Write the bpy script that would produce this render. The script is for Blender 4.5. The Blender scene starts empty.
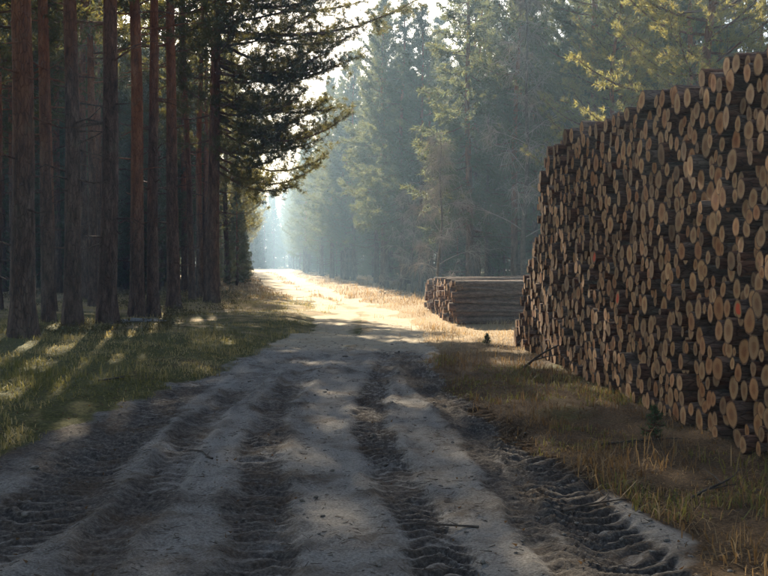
import bpy, math, random
import numpy as np
from mathutils import Vector, Matrix

R = math.radians
scn = bpy.context.scene
COL = scn.collection

# ------------------------------------------------------------------ camera
FOC = 1080.0                                  # focal length in photo pixels
KY = FOC / 700                               # layout tables below give depth d; world Y = d * KY
SUN_AZ, SUN_EL = R(-10.2), R(24.8)          # azimuth from +Y (minus = towards -X)
HAZE_DENSITY = 0.0013
cam_d = bpy.data.cameras.new('camera')
cam_d.sensor_width = 36.0
cam_d.lens = 36.0 * FOC / 768
cam_d.clip_start = 0.05
cam_d.clip_end = 2000
cam = bpy.data.objects.new('camera', cam_d)
COL.objects.link(cam)
cam.location = (0, 0, 1.6)
cam.rotation_euler = (R(90) - math.atan(27 / FOC), 0, 0)
scn.camera = cam

# ------------------------------------------------------------------ sky
world = bpy.data.worlds.new('World')
scn.world = world
world.use_nodes = True
wn = world.node_tree
wn.nodes.clear()
wo = wn.nodes.new('ShaderNodeOutputWorld')
bg = wn.nodes.new('ShaderNodeBackground')
sky = wn.nodes.new('ShaderNodeTexSky')
sky.sky_type = 'NISHITA'
sky.sun_disc = False
sky.sun_elevation = SUN_EL
sky.sun_rotation = SUN_AZ
sky.altitude = 100
sky.air_density = 1.0
sky.dust_density = 1.5
bg.inputs['Strength'].default_value = 0.055
wn.links.new(sky.outputs[0], bg.inputs['Color'])
wn.links.new(bg.outputs[0], wo.inputs['Surface'])

# ------------------------------------------------------------------ sun
sun_d = bpy.data.lights.new('sun', 'SUN')
sun_d.energy = 5.0
sun_d.angle = R(0.55)
sun_d.color = (1.0, 0.87, 0.66)
sun = bpy.data.objects.new('sun', sun_d)
COL.objects.link(sun)
to_sun = Vector((math.sin(SUN_AZ) * math.cos(SUN_EL), math.cos(SUN_AZ) * math.cos(SUN_EL), math.sin(SUN_EL)))
sun.rotation_euler = to_sun.to_track_quat('Z', 'Y').to_euler()
sun.location = to_sun * 60

# ------------------------------------------------------------------ exposure / render
scn.view_settings.view_transform = 'Standard'
scn.view_settings.look = 'None'
scn.view_settings.gamma = 1.0
scn.view_settings.exposure = 2.2
scn.view_settings.use_curve_mapping = False
scn.render.engine = 'CYCLES'
cy = scn.cycles
cy.use_denoising = True
cy.denoiser = 'OPENIMAGEDENOISE'
cy.max_bounces = 5
cy.diffuse_bounces = 3
cy.glossy_bounces = 1
cy.transmission_bounces = 3
cy.transparent_max_bounces = 4
cy.volume_bounces = 0
cy.caustics_reflective = False
cy.caustics_refractive = False
cy.sample_clamp_indirect = 4.0

# ================================================================== helpers
def tag(o, label=None, cat=None, group=None, kind=None):
    if label: o['label'] = label
    if cat: o['category'] = cat
    if group: o['group'] = group
    if kind: o['kind'] = kind
    return o

def mk_mesh(name, V, faces, mats=(), attrs=None, smooth=True):
    """faces: list of int arrays (n,3) or (n,4); each may be a tuple (array, material_index)"""
    me = bpy.data.meshes.new(name)
    V = np.asarray(V, dtype=np.float32)
    fl, mi = [], []
    for f in faces:
        m = 0
        if isinstance(f, tuple): f, m = f
        f = np.asarray(f, dtype=np.int32)
        if len(f): fl.append(f); mi.append(np.full(len(f), m, dtype=np.int32))
    me.vertices.add(len(V))
    me.vertices.foreach_set('co', V.ravel())
    nl = sum(f.size for f in fl)
    np_ = sum(len(f) for f in fl)
    me.loops.add(nl)
    me.loops.foreach_set('vertex_index', np.concatenate([f.ravel() for f in fl]))
    me.polygons.add(np_)
    tot = np.concatenate([np.full(len(f), f.shape[1], dtype=np.int32) for f in fl])
    st = np.zeros(np_, dtype=np.int32); st[1:] = np.cumsum(tot)[:-1]
    me.polygons.foreach_set('loop_start', st)
    me.polygons.foreach_set('material_index', np.concatenate(mi))
    if smooth: me.polygons.foreach_set('use_smooth', np.ones(np_, dtype=bool))
    for k, a in (attrs or {}).items():
        at = me.attributes.new(k, 'FLOAT', 'POINT')
        at.data.foreach_set('value', np.asarray(a, dtype=np.float32))
    for m in mats: me.materials.append(m)
    me.update(calc_edges=True)
    return me

def link(name, me, parent=None, loc=None):
    o = bpy.data.objects.new(name, me)
    COL.objects.link(o)
    if parent is not None: o.parent = parent
    if loc is not None: o.location = loc
    return o

class Geo:
    """collects vertices and faces of one mesh"""
    def __init__(s): s.V = []; s.F = []; s.n = 0; s.A = {}
    def add(s, V, faces, m=0, **attrs):
        V = np.asarray(V, dtype=np.float64).reshape(-1, 3)
        for f in faces:
            f = np.asarray(f, dtype=np.int64)
            if len(f): s.F.append((f + s.n, m))
        s.V.append(V); s.n += len(V)
        for k, a in attrs.items():
            s.A.setdefault(k, []).append(np.broadcast_to(np.asarray(a, dtype=np.float64), (len(V),)))
    def tube(s, P, r, k=6, m=0, cap=False, **attrs):
        P = np.asarray(P, float); r = np.asarray(r, float)
        n = len(P)
        T = np.gradient(P, axis=0); T /= np.linalg.norm(T, axis=1)[:, None] + 1e-9
        ref = np.array([0.31, 0.95, 0.07]) if abs(T[0][2]) > 0.7 else np.array([0.03, 0.02, 1.0])
        U = np.cross(T, ref); U /= np.linalg.norm(U, axis=1)[:, None] + 1e-9
        W = np.cross(T, U)
        a = np.arange(k) * 2 * np.pi / k
        V = P[:, None, :] + r.reshape(n, -1, 1)[:, :1] * (np.cos(a)[None, :, None] * U[:, None, :] + np.sin(a)[None, :, None] * W[:, None, :])
        i = np.arange(n - 1)[:, None] * k; j = np.arange(k)[None, :]; j2 = (j + 1) % k
        F = np.stack([i + j, i + j2, i + k + j2, i + k + j], -1).reshape(-1, 4)
        s.add(V.reshape(-1, 3), [F], m, **attrs)
    def sticks(s, P0, P1, r0, r1, m=0, k=3, **attrs):
        P0 = np.asarray(P0, float); P1 = np.asarray(P1, float); n = len(P0)
        if n == 0: return
        T = P1 - P0; T = T / (np.linalg.norm(T, axis=1)[:, None] + 1e-9)
        ref = np.where(np.abs(T[:, 2:3]) > 0.8, np.array([[1.0, 0.1, 0]]), np.array([[0.05, 0, 1.0]]))
        U = np.cross(T, ref); U /= np.linalg.norm(U, axis=1)[:, None] + 1e-9
        W = np.cross(T, U)
        a = np.arange(k) * 2 * np.pi / k
        ring = np.cos(a)[None, :, None] * U[:, None, :] + np.sin(a)[None, :, None] * W[:, None, :]
        r0 = np.broadcast_to(np.asarray(r0, float), (n,))[:, None, None]; r1 = np.broadcast_to(np.asarray(r1, float), (n,))[:, None, None]
        V = np.concatenate([P0[:, None] + r0 * ring, P1[:, None] + r1 * ring], 1).reshape(-1, 3)
        b = np.arange(n)[:, None] * 2 * k; j = np.arange(k)[None, :]; j2 = (j + 1) % k
        F = np.stack([b + j, b + j2, b + k + j2, b + k + j], -1).reshape(-1, 4)
        s.add(V, [F], m, **attrs)
    def needles(s, rng, P, D, K, length, width, spread=0.9, m=0):
        """K slim triangles fanning out round direction D from each point P"""
        P = np.repeat(np.asarray(P, float), K, 0); D = np.repeat(np.asarray(D, float), K, 0)
        n = len(P)
        if n == 0: return
        X = D + rng.normal(0, spread, (n, 3)); X /= np.linalg.norm(X, axis=1)[:, None] + 1e-9
        L = length * rng.uniform(0.65, 1.2, (n, 1))
        S = np.cross(X, rng.normal(0, 1, (n, 3))); S /= np.linalg.norm(S, axis=1)[:, None] + 1e-9
        P = P + rng.normal(0, length * 0.22, (n, 3))
        V = np.stack([P - S * width * 0.5, P + S * width * 0.5, P + X * L], 1).reshape(-1, 3)
        s.add(V, [np.arange(n * 3).reshape(-1, 3)], m)
    def mesh(s, name, mats, smooth=True):
        return mk_mesh(name, np.concatenate(s.V), s.F, mats, {k: np.concatenate(v) for k, v in s.A.items()}, smooth)

class Noise2:
    def __init__(s, seed, n=256): s.g = np.random.default_rng(seed).uniform(-1, 1, (n, n)); s.n = n
    def __call__(s, x, y):
        xi = np.floor(x).astype(int); yi = np.floor(y).astype(int); fx = x - xi; fy = y - yi
        fx = fx * fx * fx * (fx * (fx * 6 - 15) + 10); fy = fy * fy * fy * (fy * (fy * 6 - 15) + 10)
        n = s.n; a = s.g[xi % n, yi % n]; b = s.g[(xi + 1) % n, yi % n]; c = s.g[xi % n, (yi + 1) % n]; d = s.g[(xi + 1) % n, (yi + 1) % n]
        return (a * (1 - fx) + b * fx) * (1 - fy) + (c * (1 - fx) + d * fx) * fy
    def fbm(s, x, y, o=4):
        t = 0; A = 1; z = 0
        for i in range(o): t = t + A * s(x * 2 ** i + 17.3 * i, y * 2 ** i + 5.1 * i); z += A; A *= 0.5
        return t / z

def sstep(a, b, x):
    t = np.clip((x - a) / (b - a), 0, 1); return t * t * (3 - 2 * t)

def W(px, d):                      # a spot on the ground d metres ahead
    return ((px - 384) / 700 * d, d)

# ================================================================== materials
def mat(name):
    m = bpy.data.materials.new(name); m.use_nodes = True
    nt = m.node_tree; nt.nodes.clear()
    out = nt.nodes.new('ShaderNodeOutputMaterial')
    return m, nt, out

class NB:
    def __init__(s, nt): s.nt = nt
    def n(s, t, **kw):
        nd = s.nt.nodes.new(t)
        for k, v in kw.items(): setattr(nd, k, v)
        return nd
    def l(s, a, b): s.nt.links.new(a, b)
    def set(s, sock, v):
        if hasattr(v, 'links') or hasattr(v, 'is_output'): s.l(v, sock)
        else: sock.default_value = v
    def mix(s, f, a, b, blend='MIX'):
        nd = s.n('ShaderNodeMix', data_type='RGBA', blend_type=blend)
        s.set(nd.inputs[0], f); s.set(nd.inputs[6], a); s.set(nd.inputs[7], b)
        return nd.outputs[2]
    def math(s, op, a, b=0.0, c=0.0):
        nd = s.n('ShaderNodeMath', operation=op)
        s.set(nd.inputs[0], a); s.set(nd.inputs[1], b); s.set(nd.inputs[2], c)
        return nd.outputs[0]
    def noise(s, vec, scale, detail=4, rough=0.55, dist=0.0):
        nd = s.n('ShaderNodeTexNoise'); s.l(vec, nd.inputs['Vector'])
        nd.inputs['Scale'].default_value = scale; nd.inputs['Detail'].default_value = detail
        nd.inputs['Roughness'].default_value = rough; nd.inputs['Distortion'].default_value = dist
        return nd.outputs['Fac']
    def vor(s, vec, scale, feature='F1', out='Distance'):
        nd = s.n('ShaderNodeTexVoronoi', feature=feature); s.l(vec, nd.inputs['Vector']); nd.inputs['Scale'].default_value = scale
        return nd.outputs[out]
    def ramp(s, f, stops):
        nd = s.n('ShaderNodeValToRGB'); s.set(nd.inputs[0], f)
        e = nd.color_ramp.elements
        while len(e) < len(stops): e.new(0.5)
        for el, (p, c) in zip(e, stops): el.position = p; el.color = c if len(c) == 4 else (*c, 1)
        return nd.outputs[0]
    def attr(s, name): return s.n('ShaderNodeAttribute', attribute_name=name).outputs['Fac']
    def coord(s, which='Object'): return s.n('ShaderNodeTexCoord').outputs[which]
    def scale(s, vec, sc):
        nd = s.n('ShaderNodeMapping'); s.l(vec, nd.inputs[0]); nd.inputs['Scale'].default_value = sc
        return nd.outputs[0]
    def bsdf(s, col, rough=0.9, spec=0.15, normal=None):
        nd = s.n('ShaderNodeBsdfPrincipled')
        s.set(nd.inputs['Base Color'], col); s.set(nd.inputs['Roughness'], rough)
        nd.inputs['Specular IOR Level'].default_value = spec
        if normal is not None: s.l(normal, nd.inputs['Normal'])
        return nd.outputs[0]
    def bump(s, h, strength=0.5, dist=0.02):
        nd = s.n('ShaderNodeBump'); s.l(h, nd.inputs['Height']); nd.inputs['Strength'].default_value = strength; nd.inputs['Distance'].default_value = dist
        return nd.outputs[0]

def c4(r, g, b): return (r, g, b, 1.0)

def leaf_material(name, dark, light, trans, tfac=0.42, vary=0.5):
    m, nt, out = mat(name); b = NB(nt)
    oi = b.n('ShaderNodeObjectInfo').outputs['Random']
    pos = b.coord('Object')
    f = b.noise(pos, 0.9, 3)
    geo = b.n('ShaderNodeNewGeometry').outputs['Random Per Island']
    f2 = b.math('MULTIPLY_ADD', geo, 0.55, b.math('MULTIPLY_ADD', f, 0.9, b.math('MULTIPLY_ADD', oi, 0.35, -0.45)))
    col = b.mix(f2, dark, light)
    tcol = b.mix(geo, trans, (trans[0] * 1.25, trans[1] * 0.95, trans[2] * 0.7, 1))
    p = b.bsdf(col, 0.7, 0.12)
    t = b.n('ShaderNodeBsdfTranslucent'); b.l(tcol, t.inputs[0])
    mx = b.n('ShaderNodeMixShader'); mx.inputs[0].default_value = tfac
    b.l(p, mx.inputs[1]); b.l(t.outputs[0], mx.inputs[2]); b.l(mx.outputs[0], out.inputs[0])
    return m

M = {}
M['needles'] = leaf_material('pine_needles', c4(0.022, 0.040, 0.018), c4(0.060, 0.080, 0.030), c4(0.150, 0.150, 0.040))
M['needles_blue'] = leaf_material('spruce_needles', c4(0.024, 0.046, 0.032), c4(0.066, 0.092, 0.052), c4(0.140, 0.165, 0.075), 0.46)
M['needles_sunlit'] = leaf_material('sunlit_tint_needles', c4(0.050, 0.075, 0.028), c4(0.130, 0.145, 0.055), c4(0.27, 0.27, 0.085), 0.5)  # pine needle copy with sunlight put into its paler, yellower colour
M['seedling'] = leaf_material('seedling_needles', c4(0.020, 0.060, 0.025), c4(0.045, 0.110, 0.045), c4(0.08, 0.16, 0.05), 0.35)
M['dry_leaf'] = leaf_material('dry_leaves', c4(0.07, 0.045, 0.024), c4(0.17, 0.11, 0.06), c4(0.16, 0.10, 0.045), 0.3)

M['undergrowth'] = leaf_material('undergrowth_leaves', c4(0.030, 0.036, 0.016), c4(0.095, 0.075, 0.032), c4(0.14, 0.12, 0.04), 0.35)

def bark_material():
    m, nt, out = mat('pine_bark'); b = NB(nt)
    pos = b.coord('Object'); oi = b.n('ShaderNodeObjectInfo').outputs['Random']
    sv = b.scale(pos, (1, 1, 0.28))
    v = b.vor(sv, 18, 'DISTANCE_TO_EDGE')
    n1 = b.noise(sv, 9, 5, 0.65)
    low = b.ramp(n1, [(0.28, (0.034, 0.023, 0.018)), (0.5, (0.105, 0.068, 0.049)), (0.72, (0.20, 0.135, 0.098))])
    up = b.ramp(b.noise(sv, 6, 4), [(0.3, (0.12, 0.046, 0.020)), (0.55, (0.27, 0.110, 0.048)), (0.75, (0.36, 0.18, 0.085))])
    z = b.n('ShaderNodeSeparateXYZ'); b.l(pos, z.inputs[0])
    zz = b.math('ADD', b.math('MULTIPLY_ADD', n1, 3.0, -1.5), b.math('MULTIPLY_ADD', oi, -4.5, z.outputs[2]))
    f = b.math('SMOOTH_MIN', b.math('MAXIMUM', b.math('MULTIPLY_ADD', zz, 0.28, -0.45), 0.0), 1.0, 0.1)
    col = b.mix(f, low, up)
    crack = b.ramp(v, [(0.0, (0.25, 0.22, 0.2)), (0.09, (1, 1, 1))])
    col = b.mix(0.5, col, crack, 'MULTIPLY')
    lich = b.ramp(b.noise(pos, 2.2, 5, 0.7), [(0.56, (0, 0, 0)), (0.70, (1, 1, 1))])
    col = b.mix(b.math('MULTIPLY', lich, 0.35), col, c4(0.10, 0.115, 0.07))
    h = b.math('ADD', b.math('MINIMUM', b.math('MULTIPLY', v, 5.0), 0.6), b.math('MULTIPLY', n1, 0.6))
    b.l(b.bsdf(col, 0.92, 0.1, b.bump(h, 0.9, 0.03)), out.inputs[0])
    return m
M['bark'] = bark_material()

def simple(name, c1, c2, scale=8, rough=0.9, bump=0.3, stretch=(1, 1, 1)):
    m, nt, out = mat(name); b = NB(nt)
    pos = b.scale(b.coord('Object'), stretch)
    f = b.noise(pos, scale, 5, 0.65)
    col = b.ramp(f, [(0.3, c1), (0.7, c2)])
    b.l(b.bsdf(col, rough, 0.15, b.bump(f, bump, 0.02)), out.inputs[0])
    return m
M['twig'] = simple('dead_twig', (0.055, 0.040, 0.030), (0.15, 0.115, 0.085), 10)
M['limb'] = simple('pine_limb', (0.055, 0.030, 0.018), (0.17, 0.085, 0.045), 6)
M['birch_twig'] = simple('pale_twig', (0.16, 0.13, 0.11), (0.36, 0.30, 0.25), 5)
M['stick'] = simple('fallen_stick', (0.030, 0.022, 0.017), (0.11, 0.085, 0.065), 14, stretch=(1, 1, 1))
M['stick_pale'] = simple('weathered_stick', (0.12, 0.115, 0.11), (0.30, 0.29, 0.28), 14)
M['clod'] = simple('soil_clod', (0.08, 0.066, 0.054), (0.28, 0.24, 0.195), 30, bump=0.9)

def log_bark_material():
    m, nt, out = mat('log_bark'); b = NB(nt)
    pos = b.scale(b.coord('Object'), (0.25, 1, 1)); rnd = b.attr('rnd')
    n1 = b.noise(pos, 14, 5, 0.7); v = b.vor(pos, 26, 'DISTANCE_TO_EDGE')
    a = b.ramp(n1, [(0.25, (0.040, 0.018, 0.011)), (0.5, (0.145, 0.060, 0.032)), (0.75, (0.30, 0.135, 0.068))])
    col = b.mix(b.math('MULTIPLY', rnd, 0.75), a, b.ramp(n1, [(0.3, (0.07, 0.050, 0.038)), (0.7, (0.30, 0.24, 0.19))]))
    col = b.mix(0.7, col, b.ramp(v, [(0, (0.3, 0.28, 0.27)), (0.1, (1, 1, 1))]), 'MULTIPLY')
    h = b.math('ADD', n1, b.math('MINIMUM', b.math('MULTIPLY', v, 4.0), 0.5))
    b.l(b.bsdf(col, 0.9, 0.12, b.bump(h, 0.8, 0.02)), out.inputs[0])
    return m
M['log_bark'] = log_bark_material()

def cut_material(paint=False):
    m, nt, out = mat('painted_cut_wood' if paint else 'cut_wood'); b = NB(nt)
    pos = b.coord('Object'); rnd = b.attr('rnd'); rad = b.attr('rad'); ang = b.attr('ang')
    wob = b.noise(pos, 9, 3)
    rr = b.math('ADD', rad, b.math('MULTIPLY', b.math('MULTIPLY_ADD', wob, 0.36, -0.18), b.math('SUBTRACT', 1.0, b.math('MULTIPLY', rad, 0.8))))
    base = b.ramp(rr, [(0.0, (0.24, 0.105, 0.045)), (0.36, (0.30, 0.140, 0.060)), (0.50, (0.43, 0.260, 0.130)), (0.86, (0.47, 0.305, 0.160)), (0.90, (0.10, 0.050, 0.030))])
    ring = b.math('SINE', b.math('MULTIPLY', rr, 62.0))
    base = b.mix(b.math('MULTIPLY_ADD', ring, 0.20, 0.20), base, c4(0.13, 0.062, 0.028))
    weather = b.mix(b.math('MULTIPLY_ADD', b.noise(pos, 5, 3), 0.7, -0.05), base, c4(0.28, 0.205, 0.14))
    # each log has its own tone: fresh, reddish or greyed
    tone = b.ramp(rnd, [(0.0, (0.50, 0.42, 0.36)), (0.22, (0.88, 0.76, 0.63)), (0.5, (1.22, 1.03, 0.82)), (0.72, (1.00, 0.66, 0.44)), (0.9, (1.08, 0.83, 0.58)), (1.0, (1.5, 1.27, 0.98))])
    col = b.mix(1.0, weather, tone, 'MULTIPLY')
    spots = b.ramp(b.noise(pos, 38, 4, 0.7), [(0.56, (1, 1, 1)), (0.72, (0.42, 0.36, 0.32))])
    col = b.mix(0.55, col, spots, 'MULTIPLY')
    # radial drying cracks
    comb = b.n('ShaderNodeCombineXYZ'); b.l(b.math('MULTIPLY', ang, 3.2), comb.inputs[0]); b.l(b.math('MULTIPLY', rad, 0.8), comb.inputs[1]); b.l(b.math('MULTIPLY', rnd, 37.0), comb.inputs[2])
    cr = b.ramp(b.noise(comb.outputs[0], 2.2, 2), [(0.475, (1, 1, 1)), (0.5, (0.35, 0.3, 0.26)), (0.525, (1, 1, 1))])
    col = b.mix(b.math('MULTIPLY', b.ramp(rad, [(0.0, (1, 1, 1)), (0.75, (0, 0, 0))]), 0.7), col, b.mix(1.0, col, cr, 'MULTIPLY'))
    if paint:
        pm = b.ramp(b.math('ADD', rad, b.math('MULTIPLY_ADD', b.noise(pos, 30, 5, 0.75), 1.1, -0.5)), [(0.62, (1, 1, 1)), (0.75, (0, 0, 0))])
        col = b.mix(pm, col, c4(0.62, 0.085, 0.03))
    h = b.math('ADD', b.noise(pos, 45, 3), b.math('MULTIPLY', ring, 0.2))
    b.l(b.bsdf(col, 0.85, 0.15, b.bump(h, 0.35, 0.006)), out.inputs[0])
    return m
M['cut'] = cut_material()
M['cut_paint'] = cut_material(True)

def ground_material():
    m, nt, out = mat('forest_soil'); b = NB(nt)
    pos = b.coord('Object')
    sand = b.attr('sand'); grass = b.attr('grass'); dry = b.attr('dry'); moss = b.attr('moss')
    nf = b.noise(pos, 60, 5, 0.7); nm = b.noise(pos, 7, 5, 0.65); nc = b.noise(pos, 1.3, 4)
    sandc = b.ramp(nf, [(0.28, (0.14, 0.122, 0.102)), (0.5, (0.31, 0.282, 0.245)), (0.75, (0.48, 0.445, 0.395))])
    peat = b.ramp(b.noise(pos, 34, 5, 0.7), [(0.3, (0.036, 0.030, 0.026)), (0.52, (0.12, 0.100, 0.083)), (0.74, (0.28, 0.24, 0.195))])
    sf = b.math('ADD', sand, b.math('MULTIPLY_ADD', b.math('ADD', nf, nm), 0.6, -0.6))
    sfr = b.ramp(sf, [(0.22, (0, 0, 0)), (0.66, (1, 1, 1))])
    soil = b.mix(sfr, peat, b.mix(b.attr('dry'), sandc, b.mix(0.7, sandc, c4(0.56, 0.455, 0.30))))  # dry mask carries painted sunlight: warmer, paler sand
    litter = b.ramp(b.noise(pos, 45, 4, 0.75), [(0.3, (0.030, 0.020, 0.012)), (0.55, (0.13, 0.080, 0.042)), (0.8, (0.30, 0.21, 0.12))])
    litter = b.mix(b.math('MULTIPLY', b.attr('dry'), 0.8), litter, b.ramp(nf, [(0.3, (0.22, 0.14, 0.07)), (0.7, (0.60, 0.46, 0.27))]))  # same mask paints the sunlit litter paler
    mossc = b.ramp(b.noise(pos, 26, 5, 0.7), [(0.3, (0.040, 0.040, 0.014)), (0.55, (0.120, 0.112, 0.036)), (0.8, (0.25, 0.21, 0.080))])
    mf = b.ramp(b.math('ADD', moss, b.math('MULTIPLY_ADD', nc, 1.2, -0.6)), [(0.35, (0, 0, 0)), (0.65, (1, 1, 1))])
    turf = b.mix(mf, litter, mossc)
    scr = b.math('MULTIPLY', b.ramp(b.noise(pos, 1.7, 5, 0.7), [(0.50, (0, 0, 0)), (0.66, (1, 1, 1))]), 0.55)
    soil = b.mix(scr, soil, litter)
    gf = b.ramp(b.math('ADD', grass, b.math('MULTIPLY_ADD', b.math('ADD', nm, nf), 0.6, -0.6)), [(0.35, (0, 0, 0)), (0.65, (1, 1, 1))])
    col = b.mix(gf, soil, turf)
    h = b.math('ADD', nf, b.math('MULTIPLY', nm, 1.2))
    b.l(b.bsdf(col, 0.95, 0.08, b.bump(h, 1.0, 0.035)), out.inputs[0])
    return m
M['ground'] = ground_material()

def blade_material(name, stops, tr):
    m, nt, out = mat(name); b = NB(nt)
    col = b.ramp(b.attr('tone'), stops)
    p = b.bsdf(col, 0.7, 0.15)
    t = b.n('ShaderNodeBsdfTranslucent'); b.l(b.mix(0.5, col, tr), t.inputs[0])
    mx = b.n('ShaderNodeMixShader'); mx.inputs[0].default_value = 0.4
    b.l(p, mx.inputs[1]); b.l(t.outputs[0], mx.inputs[2]); b.l(mx.outputs[0], out.inputs[0])
    return m
M['blade'] = blade_material('grass_blades', [(0.0, (0.045, 0.050, 0.015)), (0.35, (0.120, 0.120, 0.034)), (0.6, (0.22, 0.185, 0.062)), (0.8, (0.36, 0.27, 0.115)), (1.0, (0.50, 0.38, 0.19))], c4(0.32, 0.27, 0.07))
M['dry_blade'] = blade_material('dry_grass_blades', [(0.0, (0.060, 0.032, 0.015)), (0.35, (0.140, 0.084, 0.038)), (0.7, (0.27, 0.180, 0.088)), (1.0, (0.55, 0.40, 0.21))], c4(0.32, 0.19, 0.07))

# ================================================================== ground and track
nz1, nz2, nz3 = Noise2(3), Noise2(8), Noise2(21)
DL = [(-60, -3.6), (2, -3.7), (3.5, -3.55), (5.8, -3.15), (7.8, -2.8), (12.3, -2.25), (16, -1.8), (21, -1.75), (28.7, -3.5), (46.7, -8.2), (80, -15), (130, -24.5), (600, -113)]
DR = [(-60, 2.0), (2, 1.75), (3.5, 1.6), (4.7, 1.45), (7, 1.17), (10.3, 0.75), (14.2, 0.95), (22.9, 0.25), (38.6, -2.9), (70, -8.6), (130, -19), (600, -106)]
def lerp(tab, y):
    t = np.array(tab); return np.interp(y, t[:, 0], t[:, 1])
# tyre bands: centre line (d -> X), half width, lug height, lug pitch, skew
BANDS = [
    ([(1, .62), (2.5, .50), (3.75, .33), (5.2, .05), (7.27, -.16), (9, -.10), (11, .05), (15, .2)], .17, .036, .105, .5),
    ([(1, 1.45), (3, 1.36), (4.06, 1.24), (5.2, 1.20), (6.36, 1.10), (8, .86), (9.8, .62), (12, .50), (15, .55)], .25, .050, .115, -.6),
    ([(1, .95), (3, .98), (4.06, .90), (5.2, .84), (6.36, .80), (8, .58), (9.8, .38), (12, .3)], .11, .028, .10, .4),
    ([(1, -.45), (3.75, -.66), (5, -.88), (6.36, -1.08), (8, -1.20), (10, -1.15), (13, -.9)], .18, .036, .108, .3),
    ([(1, -3.0), (3.4, -2.35), (4.6, -2.2), (6, -2.35), (8, -2.5), (11, -2.4)], .30, .034, .12, -.3),
    ([(1, -1.7), (3.4, -1.55), (5, -1.6), (7, -1.8), (9.5, -1.75), (12, -1.6)], .15, .022, .11, .5),
]
def terrain(x, y):
    """height and surface masks at points"""
    yl, yr = lerp(DL, y), lerp(DR, y)
    wob = (0.28 + 0.5 * sstep(12, 22, y)) * nz1.fbm(x * 1.1, y * 0.8, 3) + 0.12 * nz2(x * 4, y * 4)
    inside = np.minimum(x - yl, yr - x) + wob
    road = sstep(-0.18, 0.22, inside)
    grass = 1 - road
    near = sstep(22, 10, y)
    h = 0.10 * nz1.fbm(x * 0.22 + 3, y * 0.22, 3) * sstep(0, 2.5, -inside) * np.where((x > 0) & (y < 25), 0.3, 1.0) + 0.035 * nz2.fbm(x * 0.9, y * 0.9, 4)
    h = h + (0.022 * nz3.fbm(x * 3.2, y * 3.2, 4) + 0.018 * nz1.fbm(x * 9 + 5, y * 9, 3)) * near
    # verge a little above the worn track, forest floor rising gently to the left
    h = h + np.where(x < 0, 0.10, 0.025) * sstep(0.1, -0.9, inside) + 0.10 * sstep(-4, -12, x)
    sand = 0.74 + 0.36 * nz2.fbm(x * 0.75 + 9, y * 0.5 + 2, 4)
    # lengthwise streaks of paler sand along the track
    u = (x - yl) / np.maximum(yr - yl, 0.5)
    sand = sand + 0.20 * nz3.fbm(u * 9, y * 0.35, 3)
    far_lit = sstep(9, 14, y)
    sand = sand + 0.22 * far_lit  # sunlight painted in as paler sand on the lit far stretch
    # dark churned strip at the left foot of the verge
    sand = sand - 0.5 * np.exp(-((x + 3.1) / 0.45) ** 2) * sstep(8.5, 6, y)
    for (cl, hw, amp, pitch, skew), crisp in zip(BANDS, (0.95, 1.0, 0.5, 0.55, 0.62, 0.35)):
        c = lerp(cl, y); y1 = cl[-1][0]
        v = (x - c) + 0.03 * nz2(x * 2 + 40, y * 2)
        m = sstep(hw * 1.35, hw * 0.6, np.abs(v) + 0.06 * nz1.fbm(x * 3, y * 3 + 9, 3)) * sstep(y1 + 2, y1 - 5, y)
        bre = (0.80 + 0.85 * nz3.fbm(x * 1.3 + 50, y * 1.3, 4)) * crisp        # worn here, crisp there
        m2 = m * np.clip(bre + 0.12, 0.1, 1)
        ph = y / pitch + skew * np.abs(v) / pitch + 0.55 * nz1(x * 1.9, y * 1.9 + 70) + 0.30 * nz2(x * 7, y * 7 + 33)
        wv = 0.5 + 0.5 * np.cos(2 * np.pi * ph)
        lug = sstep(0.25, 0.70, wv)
        dark = sstep(0.30, 0.72, 0.5 + 0.5 * np.cos(2 * np.pi * (ph + 0.20)))  # shade painted on the camera-facing flank of each lug
        h = h + m2 * amp * (0.9 + 0.6 * nz2(x * 3 + 8, y * 5)) * (lug - 0.45) - 0.03 * m
        bank = np.exp(-((np.abs(v) - hw * 1.35) / (hw * 0.4)) ** 2) * sstep(y1 + 2, y1 - 5, y)
        h = h + bank * 0.024 * (0.6 + nz2.fbm(x * 4, y * 4 + 11, 3))
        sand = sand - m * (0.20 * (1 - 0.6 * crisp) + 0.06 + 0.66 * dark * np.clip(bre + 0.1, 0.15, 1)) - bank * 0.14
    # churned peat lumps between the wheel lines
    ch = np.clip(nz1.fbm(x * 2.1 + 31, y * 2.6 + 7, 4) - 0.05, 0, 1) * near * road
    h = h + 0.05 * ch * (0.5 + nz3.fbm(x * 7, y * 7, 3)); sand = sand - 0.7 * ch
    # the far track: two pale wheel lines and a darker, half grown middle strip
    mid = np.exp(-((u - 0.52) / 0.10) ** 2) * sstep(10, 15, y)
    grass = np.clip(grass + (0.85 * mid + 0.42 * sstep(12, 17, y)) * (0.50 + nz2.fbm(x * 1.2, y * 0.7, 4)), 0, 1)
    moss = np.where(x < (yl + yr) / 2, 0.80, 0.18) + 0.25 * nz1(x * 0.4, y * 0.4)
    moss = moss - 0.45 * sstep(14, 24, y)
    return h, np.clip(sand, 0, 1.2), grass, np.clip(moss, 0, 1), road
def painted_sun(x, y): return sstep(10.5, 15, y + 1.5 * nz1(x, y * .6))  # mask for sunlight painted into far soil and straw colours

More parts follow.
